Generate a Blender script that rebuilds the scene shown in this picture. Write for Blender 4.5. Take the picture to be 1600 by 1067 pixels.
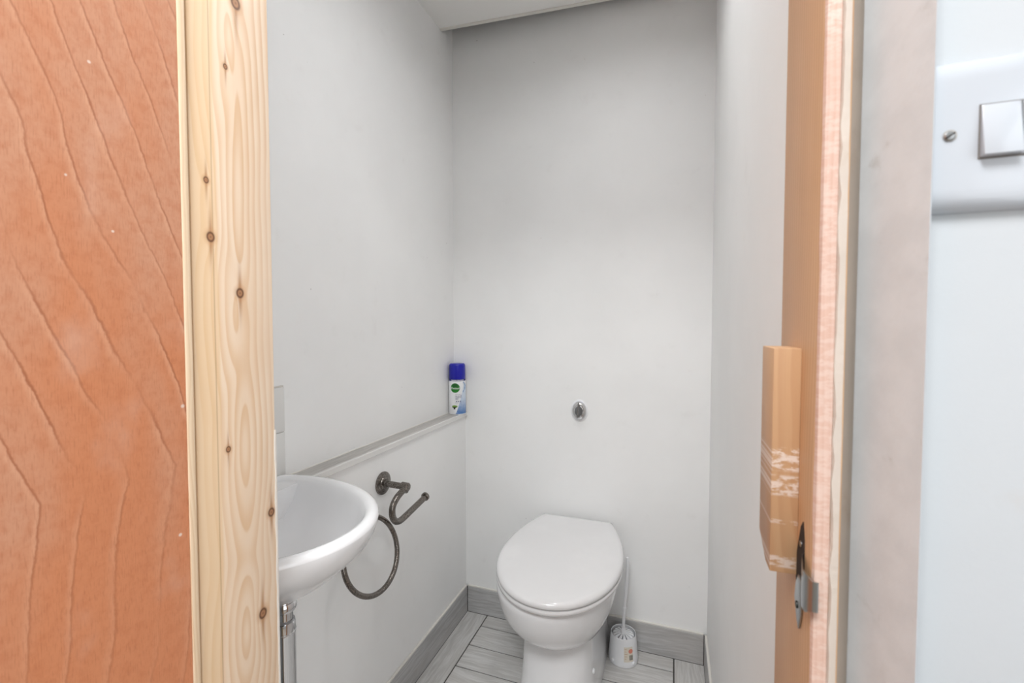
import bpy, bmesh, math, random
from mathutils import Vector, Matrix

for o in list(bpy.data.objects):
    bpy.data.objects.remove(o, do_unlink=True)
SC = bpy.context.scene
COL = SC.collection
R = math.radians
PI = math.pi

# ------------------------------------------------------------------ camera
cd = bpy.data.cameras.new('camera')
cam = bpy.data.objects.new('camera', cd)
COL.objects.link(cam)
cam.location = (0, 0, 1.2)
cam.rotation_euler = (R(90 - 2.054), 0, R(19.576))
cd.sensor_width = 36.0
cd.lens = 711.0 / 1600.0 * 36.0
cd.clip_start = 0.02
cd.dof.use_dof = True
cd.dof.focus_distance = 1.15
cd.dof.aperture_fstop = 9.0
SC.camera = cam

# ------------------------------------------------------------------ world, added daylight, exposure
w = bpy.data.worlds.new('overcast_sky')
SC.world = w
w.use_nodes = True
bg = w.node_tree.nodes['Background']
bg.inputs[0].default_value = (0.86, 0.93, 1.0, 1)
bg.inputs[1].default_value = 0.3


P_WIN = 21.0                     # added light at an unseen side window of the hall
P_FAR = 20.0                      # added light at unseen glazing at the end of the hall


def area(name, loc, rot, sx, sy, power, color):
    l = bpy.data.lights.new(name, 'AREA')
    l.shape = 'RECTANGLE'
    l.size, l.size_y = sx, sy
    l.energy = power
    l.color = color
    o = bpy.data.objects.new(name, l)
    COL.objects.link(o)
    o.location = loc
    o.rotation_euler = rot
    return o


# added light as if through an unseen hall window, right and behind the camera
area('added_window_light', (1.28, -1.10, 1.35), (R(90), 0, R(90)), 1.7, 1.6, P_WIN, (0.94, 0.975, 1.0))
# and more added light at the unseen glazing down the hall
area('added_glazing_light', (-0.2, -6.42, 1.20), (R(90), 0, 0), 2.4, 2.1, P_FAR, (0.94, 0.975, 1.0))

HALL_LAMP = 30.0                 # flush lamp on the hall ceiling
LAMP = 53.0                     # unseen downlight added to brighten the toilet room
LAMP_COL = (0.98, 0.99, 1.0, 1)

SC.view_settings.view_transform = 'Standard'
SC.view_settings.look = 'None'
SC.view_settings.gamma = 1.0
SC.view_settings.use_curve_mapping = False
SC.view_settings.exposure = 0.08


# ------------------------------------------------------------------ node helper
def lin(c):
    def f(v):
        v /= 255.0
        return v / 12.92 if v <= 0.04045 else ((v + 0.055) / 1.055) ** 2.4
    return (f(c[0]), f(c[1]), f(c[2]), 1.0)


class NT:
    def __init__(s, name):
        s.m = bpy.data.materials.new(name)
        s.m.use_nodes = True
        s.t = s.m.node_tree
        s.b = s.t.nodes['Principled BSDF']

    def put(s, sock, v):
        if isinstance(v, bpy.types.NodeSocket):
            s.t.links.new(v, sock)
        elif v is not None:
            sock.default_value = v

    def node(s, kind, **kw):
        n = s.t.nodes.new(kind)
        for k, v in kw.items():
            setattr(n, k, v)
        return n

    def math(s, op, a, b=None, c=None, clamp=False):
        n = s.node('ShaderNodeMath', operation=op, use_clamp=clamp)
        s.put(n.inputs[0], a)
        s.put(n.inputs[1], b)
        s.put(n.inputs[2], c)
        return n.outputs[0]

    def add(s, a, b): return s.math('ADD', a, b)
    def sub(s, a, b): return s.math('SUBTRACT', a, b)
    def mul(s, a, b): return s.math('MULTIPLY', a, b)

    def coords(s):
        n = s.node('ShaderNodeTexCoord')
        x = s.node('ShaderNodeSeparateXYZ')
        s.t.links.new(n.outputs['Object'], x.inputs[0])
        return n.outputs['Object'], x.outputs[0], x.outputs[1], x.outputs[2]

    def vec(s, x, y, z):
        n = s.node('ShaderNodeCombineXYZ')
        s.put(n.inputs[0], x)
        s.put(n.inputs[1], y)
        s.put(n.inputs[2], z)
        return n.outputs[0]

    def noise(s, v, scale=5.0, detail=3.0, rough=0.55, dist=0.0):
        n = s.node('ShaderNodeTexNoise')
        s.put(n.inputs['Vector'], v)
        n.inputs['Scale'].default_value = scale
        n.inputs['Detail'].default_value = detail
        n.inputs['Roughness'].default_value = rough
        n.inputs['Distortion'].default_value = dist
        return n.outputs[0]

    def smooth(s, v, lo, hi, a=0.0, b=1.0):
        n = s.node('ShaderNodeMapRange', interpolation_type='SMOOTHSTEP')
        s.put(n.inputs[0], v)
        n.inputs[1].default_value = lo
        n.inputs[2].default_value = hi
        n.inputs[3].default_value = a
        n.inputs[4].default_value = b
        return n.outputs[0]

    def gauss(s, d, width):            # exp(-(d/width)^2)
        q = s.math('DIVIDE', d, width)
        q = s.mul(q, q)
        return s.math('POWER', 2.71828, s.mul(q, -1.0))

    def mix(s, f, a, b):
        n = s.node('ShaderNodeMix', data_type='RGBA')
        s.put(n.inputs[0], f)
        s.put(n.inputs[6], a)
        s.put(n.inputs[7], b)
        return n.outputs[2]

    def bump(s, h, strength=0.2, dist=0.002):
        n = s.node('ShaderNodeBump')
        n.inputs['Strength'].default_value = strength
        n.inputs['Distance'].default_value = dist
        s.put(n.inputs['Height'], h)
        s.t.links.new(n.outputs[0], s.b.inputs['Normal'])

    def out(s, col=None, rough=None, metal=None, coat=None, spec=None):
        s.put(s.b.inputs['Base Color'], col)
        s.put(s.b.inputs['Roughness'], rough)
        s.put(s.b.inputs['Metallic'], metal)
        if coat is not None:
            s.b.inputs['Coat Weight'].default_value = coat
            s.b.inputs['Coat Roughness'].default_value = 0.06
        if spec is not None:
            s.b.inputs['Specular IOR Level'].default_value = spec
        return s.m


def paint(name, c, rough=0.6, var=0.03, dirt=0.0, dirtc=(150, 135, 118), bump=0.06, scale=3.0, dscale=14.0):
    n = NT(name)
    o, x, y, z = n.coords()
    a = n.noise(o, scale, 4)
    c0 = lin(c)
    d = tuple(v * (1 - var * 2) for v in c0[:3]) + (1,)
    col = n.mix(n.smooth(a, 0.35, 0.65), d, c0)
    if dirt:
        q = n.noise(o, dscale, 5, 0.65)
        col = n.mix(n.mul(n.smooth(q, 0.58, 0.78), dirt), col, lin(dirtc))
    # sparse tiny scuffs
    sp = n.noise(o, 70, 1, 0.4)
    col = n.mix(n.mul(n.smooth(sp, 0.83, 0.86), 0.4), col, lin((120, 112, 104)))
    n.bump(n.noise(o, 220, 3), bump, 0.001)
    return n.out(col, rough)


def plain(name, c, rough=0.4, metal=0.0, coat=None, var=0.03):
    n = NT(name)
    o, x, y, z = n.coords()
    a = n.noise(o, 30, 3)
    c0 = lin(c)
    d = tuple(v * (1 - var) for v in c0[:3]) + (1,)
    return n.out(n.mix(a, d, c0), rough, metal, coat)


def ceramic(name, c, rough=0.08):
    n = NT(name)
    o, x, y, z = n.coords()
    c0 = lin(c)
    d = tuple(v * 0.96 for v in c0[:3]) + (1,)
    col = n.mix(n.smooth(n.noise(o, 6, 3), 0.4, 0.7), d, c0)
    return n.out(col, rough, 0.0, 0.3)


def pewter():
    n = NT('aged_pewter')
    o, x, y, z = n.coords()
    a = n.noise(o, 420, 4, 0.7)
    col = n.mix(n.smooth(a, 0.35, 0.68), lin((88, 82, 77)), lin((152, 146, 140)))
    n.bump(a, 0.25, 0.0008)
    return n.out(col, n.smooth(a, 0.3, 0.7, 0.34, 0.2), 1.0)


def ply():
    """rotary-cut reddish veneer: wandering contour lines plus fine pores; Y across, Z up"""
    n = NT('red_plywood_veneer')
    o, x, y, z = n.coords()
    # contour field u - f(z): slanting in the upper half, near upright lower down
    dz = n.sub(z, 1.05)
    up = n.math('MAXIMUM', dz, 0.0)
    dn = n.math('MINIMUM', dz, 0.0)
    f = n.add(n.mul(n.math('POWER', up, 1.12), -0.40), n.mul(dn, 0.13))
    big = n.noise(n.vec(0.0, n.mul(y, 7.0), n.mul(z, 4.2)), 1.0, 1, 0.5)
    wob = n.noise(n.vec(3.0, n.mul(y, 34.0), n.mul(z, 30.0)), 1.0, 3, 0.6)
    jag = n.noise(n.vec(8.0, n.mul(y, 160.0), n.mul(z, 130.0)), 1.0, 3, 0.7)
    u = n.sub(y, f)
    v = n.add(u, n.add(n.mul(n.sub(big, 0.5), 0.055), n.add(n.mul(n.sub(wob, 0.5), 0.007), n.mul(n.sub(jag, 0.5), 0.0034))))
    t = n.math('FRACT', n.mul(v, 31.0))
    band = n.mul(n.smooth(t, 0.72, 0.90), n.smooth(t, 0.90, 0.95, 1.0, 0.0))
    line = n.mul(n.smooth(t, 0.89, 0.94), n.smooth(t, 0.94, 1.0, 1.0, 0.0))
    brk = n.noise(n.vec(7.0, n.mul(y, 16.0), n.mul(z, 7.0)), 1.0, 2)
    fade = n.mul(n.smooth(brk, 0.30, 0.62), n.smooth(z, 0.88, 1.16, 0.45, 1.0))
    line = n.mul(line, fade)
    band = n.mul(band, fade)
    pores = n.noise(n.vec(0.0, n.mul(y, 1000.0), n.mul(z, 90.0)), 1.0, 2, 0.6)
    mott = n.noise(n.vec(0.0, n.mul(y, 95.0), n.mul(z, 85.0)), 1.0, 5, 0.7)
    cloud = n.noise(n.vec(0.0, n.mul(y, 9.0), n.mul(z, 4.0)), 1.0, 3)
    col = n.mix(n.smooth(n.add(cloud, n.mul(n.sub(z, 1.15), 0.35)), 0.34, 0.66), lin((207, 135, 95)), lin((206, 150, 119)))
    col = n.mix(n.mul(n.smooth(mott, 0.40, 0.70), 0.42), col, lin((188, 112, 72)))
    col = n.mix(n.mul(band, 0.42), col, lin((228, 178, 146)))
    col = n.mix(n.mul(line, 0.78), col, lin((158, 92, 60)))
    col = n.mix(n.mul(n.smooth(pores, 0.50, 0.72), 0.42), col, lin((172, 102, 68)))
    # whitish rubbed patches and a few paint flecks
    rub = n.noise(n.vec(11.0, n.mul(y, 13.0), n.mul(z, 9.0)), 1.0, 3)
    col = n.mix(n.mul(n.smooth(rub, 0.56, 0.80), 0.38), col, lin((226, 190, 170)))
    for (py, pz, r) in ((0.2655, 1.436, 0.0016), (0.280, 1.288, 0.0014), (0.3555, 1.213, 0.0016),
                        (0.340, 1.113, 0.0022), (0.334, 0.975, 0.002), (0.246, 1.33, 0.0012)):
        d = n.math('SQRT', n.add(n.math('POWER', n.sub(y, py), 2.0), n.math('POWER', n.sub(z, pz), 2.0)))
        col = n.mix(n.mul(n.smooth(d, r * 0.5, r * 1.2, 1.0, 0.0), 0.75), col, lin((236, 222, 210)))
    n.bump(n.add(n.mul(pores, 0.4), band), 0.10, 0.0006)
    return n.out(col, n.smooth(mott, 0.3, 0.7, 0.34, 0.46), 0.0)


def pine(name, pale, dark, knots=(), hearts=(), across='y', freq=150.0, knotc=(96, 62, 40), edge=None, off=0.0, smears=None):
    """planed softwood: growth rings closing round heart ovals, knots with whiskers. 'across' = axis across the grain, Z along it"""
    n = NT(name)
    o, x, y, z = n.coords()
    a = y if across == 'y' else x
    lowz = n.noise(n.vec(off, n.mul(a, 7.0), n.mul(z, 2.2)), 1.0, 2, 0.5)
    w2 = n.noise(n.vec(off + 5.0, n.mul(a, 26.0), n.mul(z, 9.0)), 1.0, 2, 0.5)
    aw = n.add(a, n.add(n.mul(n.sub(lowz, 0.5), 0.035), n.mul(n.sub(w2, 0.5), 0.004)))
    dist = None
    for (ha, hz, st) in hearts:
        dd = n.math('SQRT', n.add(n.math('POWER', n.sub(aw, ha), 2.0), n.math('POWER', n.mul(n.sub(z, hz), st), 2.0)))
        dist = dd if dist is None else n.math('SMOOTH_MIN', dist, dd, 0.006)
    if dist is None:
        dist = aw
    for (ka, kz, r) in knots:
        g = n.mul(n.gauss(n.sub(a, ka), r * 2.6), n.gauss(n.sub(z, kz), r * 7.0))
        dist = n.add(dist, n.mul(g, r * 1.6))
    v = n.mul(dist, freq)
    t = n.math('FRACT', v)
    ring = n.mul(n.smooth(t, 0.15, 0.88), n.smooth(t, 0.88, 1.0, 1.0, 0.0))
    amp = n.smooth(n.noise(n.vec(off + 2.0, n.mul(a, 18.0), n.mul(z, 3.0)), 1.0, 2), 0.3, 0.7, 0.30, 0.75)
    fib = n.noise(n.vec(off, n.mul(a, 1100.0), n.mul(z, 16.0)), 1.0, 2, 0.6)
    cloud = n.noise(n.vec(off, n.mul(a, 16.0), n.mul(z, 4.0)), 1.0, 2)
    c0 = lin(pale)
    c1 = lin(dark)
    col = n.mix(n.smooth(cloud, 0.3, 0.7), c0, n.mix(0.28, c0, c1))
    col = n.mix(n.mul(ring, amp), col, c1)
    col = n.mix(n.mul(n.smooth(fib, 0.5, 0.75), 0.16), col, c1)
    if edge:                                   # a yellower strip along one side, ending in a darker line
        e0, ec = edge
        col = n.mix(n.smooth(aw, e0 - 0.0015, e0 + 0.0015, 0.55, 0.0), col, lin(ec))
        col = n.mix(n.mul(n.gauss(n.sub(a, e0), 0.0007), 0.5), col, lin((150, 116, 78)))
    for (ka, kz, r) in knots:
        da = n.sub(a, ka)
        dzz = n.mul(n.sub(z, kz), 0.82)
        d = n.math('SQRT', n.add(n.mul(da, da), n.mul(dzz, dzz)))
        wh = n.mul(n.gauss(da, r * 0.5), n.gauss(n.sub(z, kz), r * 6.0))
        col = n.mix(n.mul(wh, 0.85), col, lin((168, 116, 74)))
        halo = n.smooth(d, r * 1.0, r * 2.4, 1.0, 0.0)
        col = n.mix(n.mul(halo, 0.45), col, lin((196, 146, 100)))
        body = n.smooth(d, r * 0.85, r * 1.1, 1.0, 0.0)
        col = n.mix(body, col, lin((178, 128, 90)))
        rim = n.gauss(n.sub(d, r * 0.85), r * 0.26)
        col = n.mix(n.mul(rim, 0.92), col, lin(knotc))
        core = n.smooth(d, 0.0, r * 0.45, 0.55, 0.0)
        col = n.mix(core, col, lin((86, 58, 42)))
    if smears:                                 # white paint dragged over the wood: (z centre, half height, strength)
        for (sz, hh, st) in smears:
            q = n.noise(n.vec(off, n.mul(a, 90.0), n.mul(z, 260.0)), 1.0, 4, 0.7)
            m = n.mul(n.smooth(n.math('ABSOLUTE', n.sub(z, sz)), hh * 0.7, hh, 1.0, 0.0), n.smooth(q, 0.44, 0.56))
            col = n.mix(n.mul(m, st), col, lin((226, 214, 204)))
    n.bump(n.add(fib, n.mul(ring, 0.5)), 0.08, 0.0005)
    return n.out(col, 0.52)


def wood_tile(name, c0=(214, 213, 211), c1=(190, 188, 185)):
    """grey timber-effect porcelain; grain along the object's local X, shifted per object"""
    n = NT(name)
    o, x, y, z = n.coords()
    oi = n.node('ShaderNodeObjectInfo').outputs['Random']
    sh = n.mul(oi, 37.0)
    yz = n.add(y, z)
    bend = n.noise(n.vec(n.add(n.mul(x, 7.0), sh), n.mul(yz, 16.0), sh), 1.0, 2)
    yy = n.add(yz, n.mul(n.sub(bend, 0.5), 0.03))
    g1 = n.noise(n.vec(n.add(n.mul(x, 9.0), sh), n.mul(yy, 150.0), sh), 1.0, 4, 0.6)
    g2 = n.noise(n.vec(n.add(n.mul(x, 22.0), sh), n.mul(yy, 620.0), sh), 1.0, 3, 0.6)
    cl = n.noise(n.vec(n.add(n.mul(x, 4.0), sh), n.mul(yz, 9.0), sh), 1.0, 2)
    col = n.mix(n.smooth(g1, 0.34, 0.68), lin(c1), lin(c0))
    col = n.mix(n.mul(n.smooth(g2, 0.50, 0.72), 0.36), col, lin((172, 169, 166)))
    col = n.mix(n.mul(n.smooth(cl, 0.4, 0.7), 0.30), col, lin((200, 195, 189)))
    tone = n.mul(n.sub(oi, 0.5), 0.10)
    hs = n.node('ShaderNodeHueSaturation')
    n.put(hs.inputs['Value'], n.add(tone, 1.0))
    n.t.links.new(col, hs.inputs['Color'])
    n.bump(n.add(g1, n.mul(g2, 0.5)), 0.10, 0.0008)
    return n.out(hs.outputs[0], 0.42)


M = {}
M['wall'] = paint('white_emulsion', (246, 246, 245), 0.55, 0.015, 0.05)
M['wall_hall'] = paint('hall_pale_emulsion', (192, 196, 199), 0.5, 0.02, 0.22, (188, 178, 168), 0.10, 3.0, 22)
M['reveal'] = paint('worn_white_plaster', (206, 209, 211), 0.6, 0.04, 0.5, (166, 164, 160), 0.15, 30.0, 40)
M['ceiling'] = paint('ceiling_white', (246, 245, 242), 0.7, 0.01)
M['ply'] = ply()
M['lipping'] = pine('pale_lipping', (236, 212, 182), (222, 190, 152), off=3.0, freq=260)
KN = [(0.4164, 1.5858, .0058), (0.4012, 1.5034, .0026), (0.3744, 1.364, .0030), (0.3782, 1.3008, .0046),
      (0.4142, 1.2391, .0048), (0.3943, 1.0517, .0030), (0.4536, 0.9523, .0046), (0.4377, 0.8249, .0054)]
M['pine'] = pine('pale_knotty_pine', (241, 220, 197), (220, 181, 139), KN,
                 ((0.4150, 1.050, 0.16), (0.4140, 0.815, 0.24), (0.404, 1.545, 0.16), (0.405, 1.225, 0.22), (0.413, 1.36, 0.07)), 'y', 112.0,
                 edge=(0.381, (226, 192, 146)))
M['pine_dull'] = pine('amber_pine', (206, 168, 130), (180, 138, 100), (), (), 'y', 170.0, off=9.0)
M['block'] = pine('block_pine', (196, 160, 122), (170, 126, 88), ((0.103, 1.124, .006),),
                  ((0.101, 1.13, 0.14),), 'x', 130.0, off=4.0,
                  smears=((1.098, 0.010, 0.85), (1.078, 0.009, 0.8), (1.050, 0.002, 0.5), (1.019, 0.005, 0.75)))
M['raw_edge'] = pine('pink_raw_edge', (210, 178, 162), (196, 158, 140), (), (), 'x', 300.0, off=6.0,
                     smears=((1.6, 0.25, 0.6), (1.2, 0.18, 0.3), (0.95, 0.12, 0.3), (0.6, 0.3, 0.3)))
M['caulk'] = paint('filler', (206, 194, 182), 0.7, 0.03, 0.5, (170, 148, 125), 0.5, 20)
M['caulk_white'] = paint('brushed_white_paint', (228, 222, 214), 0.6, 0.03, 0.2)
M['groove'] = paint('brownish_filler', (186, 172, 158), 0.7, 0.04, 0.4, (150, 124, 100), 0.3, 16)  # beige-brown fill between jamb and reveal
M['tile'] = wood_tile('grey_timber_tile')
M['skirt'] = wood_tile('grey_timber_skirting', (196, 196, 196), (170, 169, 168))
M['ledge'] = wood_tile('grey_timber_ledge', (188, 185, 181), (166, 163, 159))
M['grout'] = plain('dark_grout', (84, 81, 78), 0.9)
M['bead'] = paint('sealant', (232, 229, 222), 0.55, 0.02, 0.12)
M['white_tile'] = plain('white_glaze', (228, 227, 224), 0.12, 0.0, 0.3)
M['ceramic'] = ceramic('white_vitreous_china', (245, 245, 246))
M['seat'] = ceramic('white_seat_plastic', (232, 231, 231), 0.16)
M['plastic'] = plain('white_plastic', (240, 241, 243), 0.3)
M['switch'] = plain('switch_plastic', (188, 193, 199), 0.22, 0.0, 0.2, 0.01)
M['chrome'] = plain('chrome', (215, 215, 216), 0.08, 1.0)
M['steel'] = plain('worn_steel', (170, 172, 172), 0.3, 1.0)
M['pewter'] = pewter()
M['dark'] = plain('dark_void', (40, 30, 24), 0.9)
M['blue'] = plain('royal_blue_plastic', (20, 22, 165), 0.28)
M['navy'] = plain('navy_band', (22, 26, 110), 0.3)
M['green'] = plain('emblem_green', (38, 128, 40), 0.4)
M['darkgreen'] = plain('emblem_dark_green', (28, 96, 36), 0.4)
M['ink'] = plain('label_ink', (62, 70, 120), 0.4)
M['print_white'] = plain('print_white', (240, 240, 240), 0.4)
M['sky_blue'] = plain('label_light_blue', (150, 178, 214), 0.35)
M['lime'] = plain('label_lime', (120, 160, 60), 0.4)
M['black'] = plain('label_black', (26, 34, 26), 0.4)
M['sticker'] = plain('cream_sticker', (228, 220, 206), 0.5)
M['red'] = plain('sticker_red', (222, 140, 118), 0.5)
M['floor_hall'] = wood_tile('hall_floor', (170, 158, 144), (140, 126, 110))
M['glass'] = plain('window_glass', (240, 245, 248), 0.05)


# ------------------------------------------------------------------ mesh helpers
def finish(name, bm, mat, parent=None, smooth=35):
    bmesh.ops.recalc_face_normals(bm, faces=bm.faces)
    me = bpy.data.meshes.new(name)
    if smooth:
        for fc in bm.faces:
            fc.smooth = True
        lim = R(smooth)
        for e in bm.edges:
            if len(e.link_faces) == 2 and e.calc_face_angle(0) > lim:
                e.smooth = False
    bm.to_mesh(me)
    bm.free()
    for m_ in (mat if isinstance(mat, (list, tuple)) else [mat]):
        me.materials.append(m_)
    o = bpy.data.objects.new(name, me)
    COL.objects.link(o)
    if parent:
        o.parent = parent
    return o


def tag(o, label=None, cat=None, group=None, kind=None):
    if label: o['label'] = label
    if cat: o['category'] = cat
    if group: o['group'] = group
    if kind: o['kind'] = kind
    return o


def empty(name, loc, label, cat):
    o = bpy.data.objects.new(name, None)
    COL.objects.link(o)
    o.location = loc
    o.empty_display_size = 0.05
    return tag(o, label, cat)


def box(bm, x0, x1, y0, y1, z0, z1, bev=0.0, seg=2):
    vs = [bm.verts.new(p) for p in ((x0, y0, z0), (x1, y0, z0), (x1, y1, z0), (x0, y1, z0),
                                    (x0, y0, z1), (x1, y0, z1), (x1, y1, z1), (x0, y1, z1))]
    fs = [bm.faces.new([vs[i] for i in q]) for q in ((0, 3, 2, 1), (4, 5, 6, 7), (0, 1, 5, 4), (1, 2, 6, 5), (2, 3, 7, 6), (3, 0, 4, 7))]
    if bev:
        es = list({e for f in fs for e in f.edges})
        bmesh.ops.bevel(bm, geom=es, offset=bev, segments=seg, profile=0.5, affect='EDGES')
    return bm


def boxo(name, b, mat, parent=None, bev=0.0, seg=2):
    bm = bmesh.new()
    box(bm, *b, bev=bev, seg=seg)
    return finish(name, bm, mat, parent)


def prism(bm, pts, axis, lo, hi, bev=0.0):
    """polygon pts in the two other axes (in xyz order), extruded along axis lo..hi"""
    def P(p, h):
        q = list(p)
        q.insert(axis, h)
        return q
    a = [bm.verts.new(P(p, lo)) for p in pts]
    b = [bm.verts.new(P(p, hi)) for p in pts]
    n = len(pts)
    fs = [bm.faces.new(a), bm.faces.new(b)]
    for i in range(n):
        fs.append(bm.faces.new((a[i], a[(i + 1) % n], b[(i + 1) % n], b[i])))
    if bev:
        bmesh.ops.recalc_face_normals(bm, faces=fs)
        es = list({e for f in fs for e in f.edges})
        bmesh.ops.bevel(bm, geom=es, offset=bev, segments=2, profile=0.5, affect='EDGES')
    return bm


def loft(bm, rings, cap0=True, cap1=True, closed=True):
    vr = [[bm.verts.new(p) for p in r] for r in rings]
    n = len(vr[0])
    for a, b in zip(vr[:-1], vr[1:]):
        for i in range(n if closed else n - 1):
            j = (i + 1) % n
            bm.faces.new((a[i], a[j], b[j], b[i]))
    if cap0: bm.faces.new(vr[0])
    if cap1: bm.faces.new(vr[-1])
    return vr


def lathe(bm, prof, origin, axis=(0, 0, 1), n=32, caps=True):
    ax = Vector(axis).normalized()
    q = Vector((0, 0, 1)).rotation_difference(ax).to_matrix()
    o = Vector(origin)
    rings = []
    for r, h in prof:
        rings.append([o + q @ Vector((r * math.cos(2 * PI * i / n), r * math.sin(2 * PI * i / n), h)) for i in range(n)])
    return loft(bm, rings, caps, caps)


def catmull(pts, k=8):
    pts = [Vector(p) for p in pts]
    P = [2 * pts[0] - pts[1]] + pts + [2 * pts[-1] - pts[-2]]
    out = []
    for i in range(1, len(P) - 2):
        for j in range(k):
            t = j / k
            a, b, c, d = P[i - 1], P[i], P[i + 1], P[i + 2]
            out.append(0.5 * ((2 * b) + (c - a) * t + (2 * a - 5 * b + 4 * c - d) * t * t + (3 * b - a - 3 * c + d) * t ** 3))
    out.append(pts[-1])
    return out


def tube(bm, path, r, n=14, closed=False):
    path = [Vector(p) for p in path]
    m = len(path)
    up = None
    rings = []
    for i, p in enumerate(path):
        if closed:
            d = path[(i + 1) % m] - path[i - 1]
        else:
            d = path[min(i + 1, m - 1)] - path[max(i - 1, 0)]
        d.normalize()
        if up is None:
            up = d.orthogonal().normalized()
        up = (up - d * up.dot(d)).normalized()
        s = d.cross(up)
        rr = r[i] if isinstance(r, (list, tuple)) else r
        rings.append([p + (up * math.cos(2 * PI * j / n) + s * math.sin(2 * PI * j / n)) * rr for j in range(n)])
    if closed:
        vr = loft(bm, rings, False, False)
        a, b = vr[-1], vr[0]
        best = min(range(n), key=lambda k: (a[0].co - b[k].co).length)
        for i in range(n):
            bm.faces.new((a[i], a[(i + 1) % n], b[(i + 1 + best) % n], b[(i + best) % n]))
    else:
        loft(bm, rings)
    return bm


def struct(o, label, cat):
    return tag(o, label, cat, None, 'structure')


# ------------------------------------------------------------------ dimensions of the place
XU, XB = -0.866, -0.812      # upper left wall, boxed-out lower left wall
XR = 0.123                   # right wall
YB = 1.708                   # back wall
YJ0, YJ1 = 0.355, 0.462      # door lining front and back
JL, JR = -0.500, 0.0902      # door lining faces
ZC = 2.344                   # ceiling
ZL = 0.840                   # ledge top

# ------------------------------------------------------------------ room shell
struct(boxo('wall_back', (-1.0, 0.3, YB, YB + 0.1, -0.05, 2.62), M['wall']), 'white back wall behind the toilet', 'wall')
wl = struct(boxo('wall_left', (-0.98, XU, 0.395, YB, 0.0, 2.60), M['wall']), 'white upper left wall above the grey ledge', 'wall')
struct(boxo('wall_boxing', (XU, XB, 0.395, YB, 0.0, ZL - 0.012), M['wall']), 'white boxed-out lower left wall below the grey ledge', 'wall')
struct(boxo('wall_right', (XR, 0.24, 0.50, YB, 0.0, 2.60), M['wall']), 'white right wall of the small toilet room', 'wall')
bm = bmesh.new()
DLX = -0.20
HN = 32                          # ceiling board with the round cut-out of the added downlight
hole = [(DLX + .1 * math.cos(2 * PI * i / HN), .98 + .1 * math.sin(2 * PI * i / HN)) for i in range(HN)]
outr = []
for (hx, hy) in hole:
    dx, dy = (hx - DLX) / .1, (hy - .98) / .1
    ts = []
    if dx > 1e-6: ts.append((0.125 - DLX) / dx)
    if dx < -1e-6: ts.append((-0.87 - DLX) / dx)
    if dy < -1e-6: ts.append((0.38 - .98) / dy)
    if dy > 1e-6: ts.append((1.40 - .98) / dy)
    t_ = min(ts)
    outr.append((DLX + dx * t_, .98 + dy * t_))
loft(bm, [[(x, y, ZC) for x, y in outr], [(x, y, ZC) for x, y in hole], [(x, y, ZC + .03) for x, y in hole], [(x, y, ZC + .03) for x, y in outr]], False, False)
prism(bm, [(-0.87, 1.36), (0.125, 1.36), (0.125, 1.690), (-0.866, 1.614)], 2, ZC, ZC + 0.03)
cl = struct(finish('ceiling', bm, M['ceiling']), 'white ceiling board stopping short of the back wall', 'ceiling')
bm = bmesh.new()
prism(bm, [(-0.866, 1.600), (0.123, 1.676), (0.123, 1.690), (-0.866, 1.614)], 2, ZC - 0.003, ZC)
finish('edge_bead', bm, M['bead'], cl)
struct(boxo('ceiling_recess', (-1.0, 0.30, 0.357, YB + 0.1, 2.60, 2.64), M['ceiling']), 'ceiling of the narrow gap above the back wall', 'ceiling')

# floor: dark grout bed with separate grey planks
fl = struct(boxo('floor', (-0.87, 0.13, 0.34, YB + 0.01, -0.05, -0.003), M['grout']), 'grey timber-effect tiled floor with dark grout joints', 'floor')


def plank(x0, x1, y0, y1, along):
    g = 0.0024
    x0, x1, y0, y1 = x0 + g, x1 - g, y0 + g, y1 - g
    cx, cy = (x0 + x1) / 2, (y0 + y1) / 2
    L, W = (x1 - x0, y1 - y0) if along == 'x' else (y1 - y0, x1 - x0)
    bm = bmesh.new()
    box(bm, -L / 2, L / 2, -W / 2, W / 2, -0.006, 0.0, bev=0.0008, seg=1)
    o = finish('floor_plank', bm, M['tile'], fl)
    o.location = (cx, cy, 0.0)
    if along == 'y':
        o.rotation_euler = (0, 0, R(90))
    return o


plank(XB, -0.713, 1.07, YB - 0.004, 'y')
plank(XB, -0.713, 0.43, 1.07, 'y')
plank(0.014, XR, 1.10, YB - 0.004, 'y')
plank(0.014, XR, 0.46, 1.10, 'y')
ys = [YB - 0.004] + [1.632 - 0.1125 * k for k in range(11)] + [0.395]
for k in range(len(ys) - 1):
    if ys[k] - ys[k + 1] > 0.02:
        plank(-0.713, 0.014, ys[k + 1], ys[k], 'x')

# skirting tiles
T = 0.009
HS = 0.107


def skirting(name, length, loc, rot, label):
    bm = bmesh.new()
    box(bm, -length / 2, length / 2, -T / 2, T / 2, 0.0, HS, bev=0.001, seg=1)
    o = finish(name, bm, M['skirt'])
    o.location = loc
    o.rotation_euler = (0, 0, rot)
    struct(o, label, 'skirting')
    bm = bmesh.new()
    box(bm, -length / 2, length / 2, -T / 2 + 0.001, T / 2, HS, HS + 0.006, bev=0.0015, seg=2)
    finish('sealant_bead', bm, M['bead'], o)
    bm = bmesh.new()
    box(bm, -length / 2, length / 2, -T / 2 - 0.0008, T / 2, -0.002, 0.0016)
    finish('grout_joint', bm, M['grout'], o)
    bm = bmesh.new()
    box(bm, -length / 2 - 0.0022, -length / 2, -T / 2 + 0.0005, T / 2, 0, HS)
    box(bm, length / 2, length / 2 + 0.0022, -T / 2 + 0.0005, T / 2, 0, HS)
    finish('corner_joint', bm, M['grout'], o)
    return o


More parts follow.
